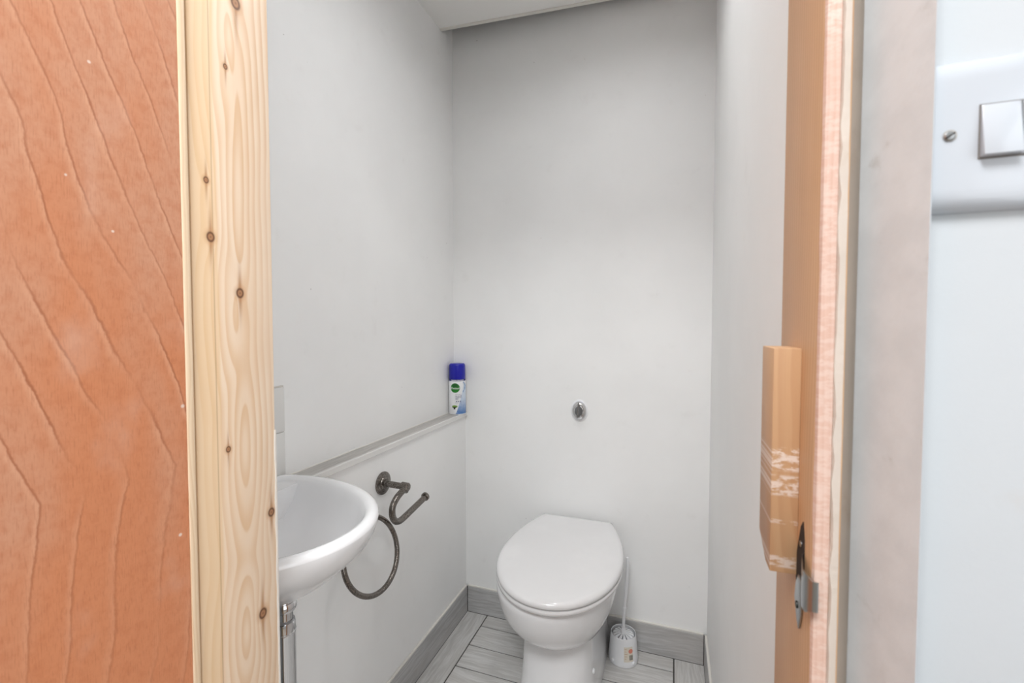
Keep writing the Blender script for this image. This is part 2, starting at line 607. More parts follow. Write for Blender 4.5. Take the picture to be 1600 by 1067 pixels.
LB = XR - XB - 2 * T - 0.004
skirting('baseboard_back', LB, ((XR + XB) / 2, YB - T / 2, 0), 0, 'grey timber-effect skirting tile along the back wall')
LS = YB - 0.40 - T
skirting('baseboard_left', LS, (XB + T / 2, 0.40 + LS / 2, 0), R(90), 'long grey timber-effect skirting tile below the left wall')
LS2 = YB - 0.50 - T
skirting('baseboard_right', LS2, (XR - T / 2, 0.50 + LS2 / 2, 0), R(-90), 'grey timber-effect skirting tile below the right wall')

# ledge on top of the boxing
bm = bmesh.new()
LL = YB - 0.40
box(bm, -LL / 2, LL / 2, -(XB - XU) / 2, (XB - XU) / 2 - 0.001, -0.012, 0, bev=0.0008, seg=1)
lg = finish('trim_1', bm, M['ledge'])
lg.location = ((XU + XB) / 2, 0.40 + LL / 2, ZL)
lg.rotation_euler = (0, 0, R(-90))
struct(lg, 'grey timber-effect ledge capping the boxed-out left wall', 'ledge')
bm = bmesh.new()
box(bm, -LL / 2, LL / 2, (XB - XU) / 2 - 0.001, (XB - XU) / 2 + 0.008, -0.016, 0.0008, bev=0.001, seg=1)
finish('edge_strip', bm, M['white_tile'], lg)
bm = bmesh.new()
tube(bm, [(-LL / 2, -(XB - XU) / 2 + 0.001, 0.0005), (LL / 2, -(XB - XU) / 2 + 0.001, 0.0005)], 0.0022, 8)
finish('sealant_bead', bm, M['bead'], lg)

# splashback tiles behind the basin
for j in range(2):
    for i in range(4):
        y1 = 0.823 - i * 0.1065
        z0 = ZL + 0.004 + j * 0.1065
        boxo('wall_tile', (XU, XU + 0.006, y1 - 0.105, y1, z0, z0 + 0.105), M['white_tile'], wl, 0.0012, 2)
boxo('tile_grout', (XU, XU + 0.0025, 0.40, 0.8235, ZL + 0.001, ZL + 0.2185), plain('light_grout', (212, 207, 200), 0.9), wl)

# ------------------------------------------------------------------ front partition, door lining
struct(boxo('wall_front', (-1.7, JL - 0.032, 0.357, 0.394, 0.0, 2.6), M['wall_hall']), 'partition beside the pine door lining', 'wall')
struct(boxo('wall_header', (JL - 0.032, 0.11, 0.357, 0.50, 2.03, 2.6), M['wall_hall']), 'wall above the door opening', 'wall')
struct(boxo('trim_2', (JL - 0.030, JL, YJ0 + 0.001, YJ1, 0.0, 2.03), M['pine'], None, 0.0012),
       'pale knotty pine jamb on the left of the doorway', 'door jamb')
random.seed(11)
bm = bmesh.new()
rings = []
for k in range(60):
    z = 0.0 + 1.06 * k / 59
    wd = .0012 + random.uniform(0, .0018)
    rings.append([(JL + .0004, YJ1 - wd, z), (JL + .0009, YJ1 - wd * .4, z), (JL + .0004, YJ1 + .0014, z), (JL - .004, YJ1 + .0014, z), (JL - .004, YJ1 - .001, z)])
loft(bm, rings)
finish('paint_edge', bm, M['caulk_white'], bpy.data.objects['trim_2'], 60)
bm = bmesh.new()
box(bm, JR, JR + 0.0165, YJ0, YJ1, 0.0, 2.03, bev=0.0012)
rj = struct(finish('trim_3', bm, M['pine_dull']), 'amber pine jamb on the right of the doorway, with the metal keep', 'door jamb')
# raw front edge of the right jamb, uneven, with white paint
random.seed(4)
bm = bmesh.new()
rings = []
for k in range(90):
    z = 0.0 + 2.03 * k / 89
    j = random.uniform(-0.0004, 0.0004)
    rings.append([(JR + 0.0002 + j, YJ0 - 0.0002, z), (JR + 0.0012, YJ0 - 0.0024 + j, z), (JR + 0.009, YJ0 - 0.0026 + j, z), (JR + 0.0105 + 2 * j, YJ0 - 0.0002, z)])
loft(bm, rings)
finish('raw_edge', bm, M['raw_edge'], rj)
bm = bmesh.new()
rings = []
for k in range(140):
    z = 2.03 * k / 139
    j = random.uniform(-0.0009, 0.0009)
    rings.append([(JR + 0.0095 + j, YJ0 - 0.0002, z), (JR + 0.0105 + j, YJ0 - 0.0022, z), (JR + 0.0150, YJ0 - 0.0012 + j * 0.5, z), (JR + 0.0168, YJ0 + 0.004, z)])
loft(bm, rings)
finish('filler_bead', bm, M['caulk'], rj)

bm = bmesh.new()
loft(bm, [[(JR + .0160, YJ0 + .001, z), (JR + .0205, YJ0 + .012, z), (JR + .0275, YJ0 + .0185, z), (JR + .0270, YJ0 + .0215, z), (JR + .0160, YJ0 + .026, z)] for z in (0.0, 2.03)])
finish('groove_filler', bm, M['groove'], rj, 60)

# hall wall right of the doorway: splayed worn plaster reveal, then the face with the switch
bm = bmesh.new()
YS = 0.340
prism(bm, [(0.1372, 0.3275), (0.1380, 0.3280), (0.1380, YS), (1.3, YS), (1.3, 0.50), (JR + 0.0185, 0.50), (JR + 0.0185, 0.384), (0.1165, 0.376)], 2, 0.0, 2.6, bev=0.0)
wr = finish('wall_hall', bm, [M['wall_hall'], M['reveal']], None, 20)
for p in wr.data.polygons:
    if p.normal.x < -0.3 and p.center.y < 0.40 and p.center.x < .1374:
        p.material_index = 1
struct(wr, 'white hall wall right of the doorway carrying the light switch', 'wall')

# ------------------------------------------------------------------ hall behind the camera (closes the light in)
HB = -6.5
struct(boxo('floor_hall', (-1.7, 1.3, HB, 0.34, -0.05, 0.0), M['floor_hall']), 'timber hall floor outside the toilet room', 'floor')
struct(boxo('ceiling_hall', (-1.7, 1.3, HB, 0.36, 2.45, 2.5), M['ceiling']), 'white hall ceiling', 'ceiling')
struct(boxo('wall_hall_left', (-1.8, -1.7, HB, 0.36, 0.0, 2.5), M['wall_hall']), 'white hall wall far to the left', 'wall')
bm = bmesh.new()
box(bm, -1.8, -1.45, HB - .1, HB, 0, 2.5)
box(bm, 1.05, 1.4, HB - .1, HB, 0, 2.5)
box(bm, -1.45, 1.05, HB - .1, HB, 0, 0.12)
box(bm, -1.45, 1.05, HB - .1, HB, 2.28, 2.5)
struct(finish('wall_hall_back', bm, M['wall_hall']), 'white hall wall with added glazing far behind the viewer', 'wall')
bm = bmesh.new()
for b in ((-1.45, -1.38, .12, 2.28), (0.98, 1.05, .12, 2.28), (-0.235, -0.165, .19, 2.21)):
    box(bm, b[0], b[1], HB - .07, HB - .02, b[2], b[3], 0.003)
for b in ((-1.38, 0.98, .12, .19), (-1.38, 0.98, 2.21, 2.28)):
    box(bm, b[0], b[1], HB - .07, HB - .02, b[2], b[3], 0.003)
struct(finish('added_window_2', bm, M['plastic']), 'tall white framed glazing added out of view behind the viewer', 'window')  # unseen frame for the added light at the hall end
bm = bmesh.new()
box(bm, 1.3, 1.4, HB, -1.98, 0, 2.5)
box(bm, 1.3, 1.4, -0.22, 0.5, 0, 2.5)
box(bm, 1.3, 1.4, -1.98, -0.22, 0, 0.52)
box(bm, 1.3, 1.4, -1.98, -0.22, 2.18, 2.5)
struct(finish('wall_hall_right', bm, M['wall_hall']), 'white hall wall with the added window, to the right of the viewer', 'wall')
bm = bmesh.new()
for b in ((-1.98, -1.92, .52, 2.18), (-.28, -.22, .52, 2.18), (-1.13, -1.07, .58, 2.12)):
    box(bm, 1.32, 1.37, b[0], b[1], b[2], b[3], 0.003)
for b in ((-1.92, -.28, .52, .58), (-1.92, -.28, 2.12, 2.18)):
    box(bm, 1.32, 1.37, b[0], b[1], b[2], b[3], 0.003)
struct(finish('added_window_1', bm, M['plastic']), 'white framed hall window added out of view to the right', 'window')  # unseen frame for the added side light

# ------------------------------------------------------------------ plywood door, swung open against the left of the opening
dr = boxo('door_1', (JL - 0.036, JL + 0.003, -0.255, YJ0 - 0.011, 0.008, 2.02), M['ply'], None, 0.0006, 1)
struct(dr, 'open reddish plywood door at the far left', 'door')
boxo('lipping', (JL - 0.036, JL + 0.0042, YJ0 - 0.011, YJ0 - 0.003, 0.008, 2.02), M['lipping'], dr, 0.0012, 2)

# ------------------------------------------------------------------ toilet
TX = -0.3374
toilet = empty('toilet', (TX, 1.45, 0.0), 'white back-to-wall toilet with closed lid against the back wall', 'toilet')


def outline(hw, yf, yc, yb, bhw, n=22, pw=2.0, nb=10, bp=2.0):
    """closed D outline in plan: rounded front at yf, widest hw at yc, straight back of half width bhw at yb (y away from viewer)"""
    right = []
    for i in range(n + 1):
        a = PI / 2 * i / n
        c, s_ = math.cos(a), math.sin(a)
        right.append((hw * (s_ ** (2 / pw)), yc - (yc - yf) * (c ** (2 / pw))))
    for i in range(1, nb + 1):
        t = i / nb
        right.append((hw - (hw - bhw) * t ** bp, yc + (yb - yc) * t))
    left = [(-x, y) for x, y in reversed(right[1:])]
    return right + left


def plan_ring(pts, z, tilt=0.0, y0=0.0, dx=0.0):
    return [(x + dx, y - 1.45, z + tilt * (y - y0)) for x, y in pts]


# bowl
bm = bmesh.new()
spec = [(0.203, .060, 1.375, 1.43, 1.50, .030, -.006), (0.2075, .088, 1.335, 1.43, 1.51, .060, -.008), (0.2150, .109, 1.309, 1.43, 1.52, .08, -.010), (0.225, .122, 1.293, 1.43, 1.53, .09, -.012),
        (0.240, .1355, 1.274, 1.425, 1.55, .10, -.013), (0.260, .1485, 1.248, 1.42, 1.57, .11, -.012), (0.285, .1605, 1.222, 1.42, 1.60, .12, -.012), (0.310, .1715, 1.203, 1.415, 1.62, .12, -.011),
        (0.335, .1785, 1.190, 1.41, 1.64, .12, -.010), (0.360, .1850, 1.180, 1.41, 1.645, .12, -.010), (0.385, .1890, 1.1740, 1.41, 1.645, .12, -.009), (0.400, .1895, 1.1725, 1.41, 1.645, .12, -.008),
        (0.4075, .186, 1.176, 1.41, 1.645, .12, -.006), (0.4105, .176, 1.188, 1.41, 1.645, .12, -.004)]
loft(bm, [plan_ring(outline(hw, yf, yc, yb, bh), z, dx=dx) for z, hw, yf, yc, yb, bh, dx in spec])
# pedestal running back to the wall
loft(bm, [plan_ring(outline(hw, yf, yc, 1.698, hw, pw=2.6), z) for z, hw, yf, yc in
          ((0.0, .123, 1.282, 1.40), (0.006, .1245, 1.280, 1.40), (0.05, .119, 1.287, 1.40), (0.12, .112, 1.298, 1.40), (0.20, .109, 1.306, 1.40), (0.30, .109, 1.31, 1.41), (0.398, .109, 1.32, 1.42))])
box(bm, -.135, .135, 1.60 - 1.45, 1.698 - 1.45, .35, .4095, 0.012, 3)
finish('pan', bm, M['ceramic'], toilet, 40)
# seat and lid
TL = 0.040


def pad(name, z0, prof, hw, yf, yc, yb, bh, mat):
    bm = bmesh.new()
    rs = []
    for dz, ins in prof:
        rs.append(plan_ring(outline(hw - ins, yf + ins, yc, yb - ins * 0.6, bh - ins * 0.6, pw=2.066), z0 + dz, TL, 1.2))
    loft(bm, rs)
    return finish(name, bm, mat, toilet, 40)


pad('seat', 0.4145, [(0, .010), (.002, .004), (.006, .0005), (.012, 0), (.015, .002), (.0165, .008)], .1970, 1.1570, 1.4224, 1.670, .132, M['seat'])
lid = pad('lid', 0.4330, [(0, .008), (.002, .003), (.006, .001), (.011, .001), (.016, .0035), (.0195, .009), (.0212, .017), (.0220, .04), (.0228, .09)], .1980, 1.1555, 1.4224, 1.685, .1325, M['seat'])
for sx in (-1, 1):
    bm = bmesh.new()
    lathe(bm, [(.011, -.018), (.012, -.016), (.012, .016), (.011, .018)], (sx * .075, 1.655 - 1.45, .440), (1, 0, 0), 16)
    lathe(bm, [(.013, 0), (.013, .02), (.009, .034)], (sx * .075, 1.655 - 1.45, .408), (0, 0, 1), 16)
    finish('hinge', bm, M['chrome'], toilet)
    bm = bmesh.new()
    lathe(bm, [(.0085, -.001), (.0085, .002), (.006, .005), (.002, .006)], (sx * .1115, 1.392 - 1.45, .118 if sx > 0 else .118), (sx, 0, 0), 16)
    finish('bolt_cap', bm, M['plastic'], toilet)

# ------------------------------------------------------------------ flush button
fb = empty('flush_button', (-0.334, YB, 0.876), 'round chrome flush button set in the back wall above the toilet', 'flush button')
fb.scale = (0.80, 1, 1.02)
A = (0, -1, 0)
bm = bmesh.new(); lathe(bm, [(.041, 0), (.041, .003), (.038, .005), (.030, .005)], (0, 0, 0), A, 40); finish('washer_ring', bm, M['plastic'], fb)
bm = bmesh.new(); lathe(bm, [(.034, .003), (.035, .008), (.033, .013), (.028, .0165), (.0235, .0175), (.0232, .014), (.01, .014)], (0, 0, 0), A, 40); finish('bezel', bm, M['chrome'], fb)
for s in (-1, 1):
    bm = bmesh.new()
    pts = [(.0222 * math.cos(a), .0222 * math.sin(a)) for a in [(-78 + 156 * i / 20) * PI / 180 for i in range(21)]]
    pts = [((p[0]) * s, p[1]) for p in pts]
    vs0 = [bm.verts.new((p[0], -.013, p[1])) for p in pts]
    vs1 = [bm.verts.new((p[0], -.0185, p[1])) for p in pts]
    vs2 = [bm.verts.new((p[0] * .8 + s * .002, -.021, p[1] * .8)) for p in pts]
    n_ = len(pts)
    for u, v in ((vs0, vs1), (vs1, vs2)):
        for i in range(n_):
            bm.faces.new((u[i], u[(i + 1) % n_], v[(i + 1) % n_], v[i]))
    bm.faces.new(vs2); bm.faces.new(vs0)
    finish('push_plate', bm, M['chrome'], fb, 25)

# ------------------------------------------------------------------ toilet brush and holder
BX, BY = -0.158, 1.640
hold = empty('brush_holder', (BX, BY, 0.0), 'white plastic brush holder pot standing on the floor right of the toilet', 'brush holder')
bm = bmesh.new()
HP = [(.044, 0.0), (.0505, .0015), (.0520, .012), (.0500, .035), (.0462, .077), (.0440, .097), (.0432, .099), (.0420, .098), (.0440, .078), (.0475, .045), (.048, .012), (.02, .010)]
lathe(bm, HP, (0, 0, 0), (0, 0, 1), 40)
finish('pot', bm, M['plastic'], hold)


def pot_r(z):
    for (r0, z0), (r1, z1) in zip(HP[1:5], HP[2:6]):
        if z0 <= z <= z1:
            return r0 + (r1 - r0) * (z - z0) / (z1 - z0)
    return .046


def wrap_patch(bm, rfun, a0, a1, z0, z1, off, n=8, m=3):
    g = [[bm.verts.new(((rfun(z0 + (z1 - z0) * j / m) + off) * math.cos(a0 + (a1 - a0) * i / n),
                        (rfun(z0 + (z1 - z0) * j / m) + off) * math.sin(a0 + (a1 - a0) * i / n), z0 + (z1 - z0) * j / m)) for i in range(n + 1)] for j in range(m + 1)]
    for j in range(m):
        for i in range(n):
            bm.faces.new((g[j][i], g[j][i + 1], g[j + 1][i + 1], g[j + 1][i]))


def wrap_disc(bm, rfun, ac, zc, ra, rz, off, n=20, m=6):
    c = bm.verts.new(((rfun(zc) + off) * math.cos(ac), (rfun(zc) + off) * math.sin(ac), zc))
    prev = None
    for j in range(1, m + 1):
        vs = []
        for i in range(n):
            t = 2 * PI * i / n
            z = zc + rz * j / m * math.sin(t)
            a = ac + ra * j / m * math.cos(t)
            vs.append(bm.verts.new(((rfun(z) + off) * math.cos(a), (rfun(z) + off) * math.sin(a), z)))
        for i in range(n):
            k = (i + 1) % n
            if prev is None:
                bm.faces.new((c, vs[i], vs[k]))
            else:
                bm.faces.new((prev[i], vs[i], vs[k], prev[k]))
        prev = vs


VA = math.atan2(-BY, -BX)        # direction from the pot towards the viewer
bm = bmesh.new(); wrap_patch(bm, pot_r, VA + 0.05, VA + 0.72, .024, .074, .0004); st = finish('sticker', bm, M['sticker'], hold)
bm = bmesh.new(); wrap_disc(bm, pot_r, VA + 0.55, .060, .17, .0075, .0008); finish('red_emblem', bm, M['red'], st)
bm = bmesh.new()
for k in range(5):
    wrap_patch(bm, pot_r, VA + 0.44 + k * .055, VA + 0.47 + k * .055, .030, .047, .0008, 1, 1)
finish('barcode', bm, M['black'], st)
bm = bmesh.new()
for k in range(5):
    wrap_patch(bm, pot_r, VA + 0.10, VA + 0.22 + 0.04 * (k % 3), .034 + k * .008, .036 + k * .008, .0008, 2, 1)
finish('small_print', bm, plain('faded_print', (206, 180, 150), 0.5), st)
for a in (-0.75, 0.75):
    bm = bmesh.new()
    lathe(bm, [(.006, -.002), (.006, .002), (.004, .004), (.001, .0045)], ((.051) * math.cos(VA + a), (.051) * math.sin(VA + a), .016), (math.cos(VA + a), math.sin(VA + a), 0), 12)
    finish('foot_peg', bm, M['plastic'], hold)

brush = empty('toilet_brush', (BX, BY, 0.0155), 'white toilet brush with thin upright handle standing in its pot', 'toilet brush')
bm = bmesh.new()
pth = catmull([(0, 0, .075), (.001, 0, .13), (.004, .002, .19), (.009, .004, .25), (.012, .004, .31), (.011, .003, .355)], 6)
rad = []
for i, p in enumerate(pth):
    z = p.z
    rad.append(.0058 if z < .165 else (.0046 + .0022 * math.sin((z - .165) / .19 * PI)))
tube(bm, pth, rad, 12)
lathe(bm, [(.0065, .162), (.0072, .165), (.0072, .172), (.006, .175)], (.003, .001, 0), (0, 0, 1), 14)
finish('handle', bm, M['plastic'], brush)
bm = bmesh.new()
lathe(bm, [(.006, .0), (.012, .004), (.012, .072), (.010, .085), (.0065, .098)], (0, 0, 0), (0, 0, 1), 18)
finish('hub', bm, M['plastic'], brush)
for k in range(14):
    a = 2 * PI * k / 14
    bm = bmesh.new()
    c, s = math.cos(a), math.sin(a)
    rs = []
    for r_, wd, zt in ((.010, .0016, .082), (.024, .0034, .081), (.035, .0050, .078), (.0395, .0042, .070)):
        rs.append([(r_ * c - wd * s, r_ * s + wd * c, zt), (r_ * c + wd * s, r_ * s - wd * c, zt), (r_ * c + wd * .8 * s, r_ * s - wd * .8 * c, .02), (r_ * c - wd * .8 * s, r_ * s + wd * .8 * c, .02)])
    loft(bm, rs)
    finish('bristle_tuft', bm, M['plastic'], brush, 30)

# ------------------------------------------------------------------ wash basin
CY = 0.62
basin = empty('wash_basin', (-0.66, CY, 0.69), 'white oval wash basin mounted on the left wall behind the pine jamb', 'basin')


def oval(cx, a, b, z, lim, n=72):
    out = []
    for i in range(n):
        t = 2 * PI * i / n
        x = max(cx + a * math.cos(t), lim)
        out.append((x + 0.66, b * math.sin(t), z - 0.69))
    return out


F = XB + 0.0095
U = XU + 0.0075
RS = [(-.672, .022, .020, .699, F), (-.675, .036, .031, .704, F), (-.690, .080, .066, .722, F), (-.705, .135, .110, .748, F),
      (-.725, .191, .155, .778, F), (-.745, .237, .192, .805, F), (-.755, .256, .207, .822, F), (-.76, .2645, .214, .834, F), (-.76, .2655, .2145, .8412, F),
      (-.76, .2655, .2145, .8416, U), (-.76, .2635, .2125, .8475, U), (-.76, .2585, .2075, .8515, U), (-.76, .252, .200, .8525, U + .004), (-.76, .246, .193, .851, -.853), (-.76, .241, .187, .845, -.851),
      (-.76, .235, .181, .832, -.849), (-.757, .221, .169, .805, -.845), (-.745, .190, .147, .778, -.84), (-.725, .140, .112, .756, -.83), (-.70, .085, .072, .742, -.80), (-.675, .030, .030, .735, -.78)]
bm = bmesh.new()
loft(bm, [oval(*r) for r in RS])
finish('bowl', bm, M['ceramic'], basin, 50)
bm = bmesh.new()
lathe(bm, [(.026, 0), (.028, .002), (.022, .004), (.008, .003)], (-.015, 0, .0455), (0, 0, 1), 24)
finish('waste_ring', bm, M['chrome'], basin)

trap = empty('bottle_trap', (-0.660, 0.618, 0.512), 'chrome bottle trap below the wash basin', 'bottle trap')
bm = bmesh.new(); lathe(bm, [(.020, .174), (.0215, .177), (.0215, .1845), (.019, .189)], (0, .004, 0), (0, 0, 1), 32); finish('flange', bm, M['chrome'], trap)
bm = bmesh.new(); lathe(bm, [(.0150, .150), (.0150, .175)], (0, .004, 0), (0, 0, 1), 32); finish('tailpiece', bm, M['chrome'], trap)
bm = bmesh.new(); lathe(bm, [(.016, .152), (.0195, .154), (.0205, .150), (.0205, .137), (.0215, .136), (.0215, .1335), (.0205, .132), (.0205, .004), (.018, 0), (.005, 0)], (0, .002, 0), (0, 0, 1), 36); finish('bottle', bm, M['chrome'], trap)
bm = bmesh.new(); lathe(bm, [(.013, .015), (.013, .157)], (0, .002, .09), (-1, 0, 0), 24); finish('outlet_pipe', bm, M['chrome'], trap)

# ------------------------------------------------------------------ toilet-roll holder
PX = -0.730
rh = empty('toilet_roll_holder', (XB, 1.131, 0.731), 'empty dark pewter toilet roll holder on the lower left wall', 'roll holder')
LOC = Vector((XB, 1.131, 0.731))
bm = bmesh.new()
lathe(bm, [(.033, 0), (.034, .003), (.033, .007), (.029, .009), (.022, .0095), (.0205, .012), (.017, .0135), (.0125, .0135), (.0115, .018), (.008, .020)], (0, 0, 0), (1, 0, 0), 36)
finish('wall_flange', bm, M['pewter'], rh)
bm = bmesh.new()
tube(bm, [(.012, 0, 0), (.072, 0, -.002)], .0094, 16)
finish('post', bm, M['pewter'], rh)
ex = PX - XB
bm = bmesh.new()
lathe(bm, [(.0105, -.014), (.0128, -.012), (.0128, .008), (.010, .0115), (.003, .013)], (ex - .002, 0, -.002), (1, 0, -.05), 20)
lathe(bm, [(.0105, 0), (.0120, .002), (.0120, .010), (.0105, .012)], (ex, -.002, -.004), (0, -.75, -.66), 20)
finish('elbow', bm, M['pewter'], rh)
bm = bmesh.new()
pts = [(1.127, .7260), (1.105, .7210), (1.0823, .7125), (1.0640, .6970), (1.0610, .6760), (1.0700, .6560), (1.0860, .6450), (1.1084, .6425), (1.1558, .6487), (1.236, .6600)]
tube(bm, catmull([(ex, p[0] - LOC.y, p[1] - LOC.z) for p in pts], 8), .0092, 16)
finish('hook_arm', bm, M['pewter'], rh)
bm = bmesh.new()
lathe(bm, [(.0105, -.004), (.0132, -.002), (.0132, .004), (.0105, .0065), (.003, .0075)], (ex, 1.238 - LOC.y, .6615 - LOC.z), (0, 1, .15), 20)
finish('end_cap', bm, M['pewter'], rh)

# ------------------------------------------------------------------ towel ring
tr = empty('towel_ring', (XB, 0.996, 0.684), 'dark pewter towel ring hanging behind the wash basin', 'towel ring')
bm = bmesh.new()
lathe(bm, [(.030, 0), (.031, .003), (.030, .006), (.020, .0095), (.012, .0135), (.008, .018), (.0075, .026), (.0105, .028), (.0105, .042), (.004, .045)], (0, 0, 0), (1, 0, 0), 32)
finish('bracket', bm, M['pewter'], tr)
bm = bmesh.new()
ph, ti, rr = .097, -.29, .0968
e1 = Vector((math.sin(ph), math.cos(ph), 0))
e2 = Vector((math.cos(ph) * math.sin(ti), -math.sin(ph) * math.sin(ti), math.cos(ti)))
cc_ = Vector((-.750 - XB, 0, .589 - .684))
tube(bm, [cc_ + (e1 * math.cos(t) + e2 * math.sin(t)) * rr for t in [2 * PI * i / 72 for i in range(72)]], .0070, 14, True)
finish('ring', bm, M['pewter'], tr)

# ------------------------------------------------------------------ spray can on the ledge
CX0, CY0 = -0.8305, 1.669
can = empty('spray_can', (CX0, CY0, ZL), 'white and blue disinfectant spray can with royal blue cap on the ledge corner', 'spray can')
can.rotation_euler = (0, 0, 0)
RC = .0345
KS = RC / .0292
bm = bmesh.new()
lathe(bm, [(.024 * KS, 0), (.0285 * KS, .0008), (RC, .004), (RC, .130), (.0284 * KS, .1345), (.0275 * KS, .136), (.02, .137)], (0, 0, 0), (0, 0, 1), 48)
finish('can_body', bm, M['plastic'], can)
bm = bmesh.new(); lathe(bm, [(.0276 * KS, .1345), (.0281 * KS, .1352), (.0281 * KS, .1420), (.0276 * KS, .1425)], (0, 0, 0), (0, 0, 1), 48); band = finish('neck_band', bm, M['navy'], can)
bm = bmesh.new()
NR = 40
rings = []
for r_, z in ((.0274, .1422), (.0279, .1435), (.0277, .175), (.0274, .196), (.0262, .2015), (.0235, .2045), (.015, .2055), (.004, .2055)):
    r_ *= KS
    rings.append([((r_ - (.00035 if (i % 2 and .1435 <= z <= .196) else 0)) * math.cos(2 * PI * i / (2 * NR)), (r_ - (.00035 if (i % 2 and .1435 <= z <= .196) else 0)) * math.sin(2 * PI * i / (2 * NR)), z) for i in range(2 * NR)])
loft(bm, rings)
finish('cap', bm, M['blue'], can)
VC = math.atan2(-CY0, -CX0)
rc = lambda z: RC
# light blue wash on the right of the label (angle grows to the viewer's right)
bm = bmesh.new()
g = 14
prev = None
for j in range(g + 1):
    z = .003 + .120 * j / g
    t = j / g
    left = VC - 0.22 + 1.05 * t ** 0.8
    row = [bm.verts.new(((RC + .00025) * math.cos(a), (RC + .00025) * math.sin(a), z)) for a in [left + (VC + 1.55 - left) * i / 10 for i in range(11)]]
    if prev:
        for i in range(10):
            bm.faces.new((prev[i], prev[i + 1], row[i + 1], row[i]))
    prev = row
n = NT('label_blue_wash')
o_, x_, y_, z_ = n.coords()
q = n.noise(o_, 120, 3)
cc = n.mix(n.smooth(n.add(z_, n.mul(q, .03)), .012, .095), lin((74, 122, 184)), lin((214, 226, 240)))
finish('blue_wash', bm, n.out(cc, 0.35), can)
bm = bmesh.new()
random.seed(7)
for k in range(16):
    t = k / 15
    a = VC + 0.78 + 0.28 * math.sin(t * PI) + random.uniform(-.09, .09)
    z = .092 + .037 * t
    wrap_disc(bm, rc, a, z, random.uniform(.05, .12), random.uniform(.0016, .0036), .0005 + .00001 * k, 10)
finish('water_splash', bm, M['sky_blue'], can)
bm = bmesh.new(); wrap_disc(bm, rc, VC - 0.27, .1080, .56, .0190, .0006, 32); em = finish('green_emblem', bm, M['green'], can)
bm = bmesh.new(); wrap_disc(bm, rc, VC - 0.27, .1185, .36, .0068, .0009, 24); finish('emblem_shade', bm, M['darkgreen'], em)


def wrap_text(name, txt, ac, zc, size, width, off, mat, parent):
    cu = bpy.data.curves.new(name, 'FONT')
    cu.body = txt
    cu.align_x = 'CENTER'
    cu.align_y = 'CENTER'
    cu.size = 1.0
    cu.offset = 0.008
    cu.resolution_u = 3
    tmp = bpy.data.objects.new(name, cu)
    COL.objects.link(tmp)
    dg = bpy.context.evaluated_depsgraph_get()
    me = bpy.data.meshes.new_from_object(tmp.evaluated_get(dg))
    bpy.data.objects.remove(tmp, do_unlink=True)
    xs = [v.co.x for v in me.vertices]
    sx = width / (max(xs) - min(xs))
    for v in me.vertices:
        a = ac + v.co.x * sx / RC
        z = zc + v.co.y * size
        v.co = ((RC + off) * math.cos(a), (RC + off) * math.sin(a), z)
    me.materials.clear()
    me.materials.append(mat)
    o = bpy.data.objects.new(name, me)
    COL.objects.link(o)
    o.parent = parent
    return o


wrap_text('emblem_lettering', 'Dettol', VC - 0.27, .1068, .0118, .0330, .0014, M['print_white'], em)
wrap_text('product_lettering', 'ALL IN ONE', VC + 0.14, .0755, .0072, .0260, .0006, M['ink'], can)
wrap_text('small_lettering', 'DISINFECTANT', VC + 0.14, .0690, .0050, .0260, .0006, M['ink'], can)
wrap_text('small_lettering', 'SPRAY', VC - 0.06, .0638, .0050, .0125, .0006, M['ink'], can)
for k in range(3):
    bm = bmesh.new()
    wrap_disc(bm, rc, VC - 0.08 + k * .22, .0540, .075, .0022, .0006, 10)
    finish('label_icon', bm, M['ink'], can)
for zz in (.0480, .0815):
    bm = bmesh.new()
    wrap_patch(bm, rc, VC - 0.24, VC + 0.52, zz, zz + .0006, .0006, 8, 1)
    finish('label_rule', bm, M['ink'], can)
bm = bmesh.new()
wrap_disc(bm, rc, VC - 0.32, .0335, .33, .0050, .0006, 16)
finish('leaf_mark', bm, M['lime'], can)
bm = bmesh.new()
wrap_patch(bm, rc, VC - 0.60, VC - 0.14, .0285, .0320, .0009, 6, 1)
wrap_patch(bm, rc, VC - 0.44, VC - 0.24, .0225, .0290, .0009, 4, 1)
finish('nozzle_mark', bm, M['black'], can)
bm = bmesh.new()
rb = lambda z: .0281 * KS
a = VC - 0.78
random.seed(3)
while a < VC + 0.78:
    wd = random.uniform(.05, .14)
    wrap_patch(bm, rb, a, a + wd, .1370, .1402, .0003, 2, 1)
    a += wd + .035
finish('band_print', bm, M['print_white'], band)

# ------------------------------------------------------------------ wooden stop block and keep on the right jamb
bm = bmesh.new()
prism(bm, [(0.3915, 1.1825), (0.437, 1.1825), (0.437, 1.025), (0.408, 1.0105), (0.3915, 1.0105)], 0, JR - 0.0185, JR, bev=0.0006)
blk = finish('stop_block', bm, M['block'])
tag(blk, 'short paint-smeared pine block fixed to the right door jamb as a stop', 'wood block')

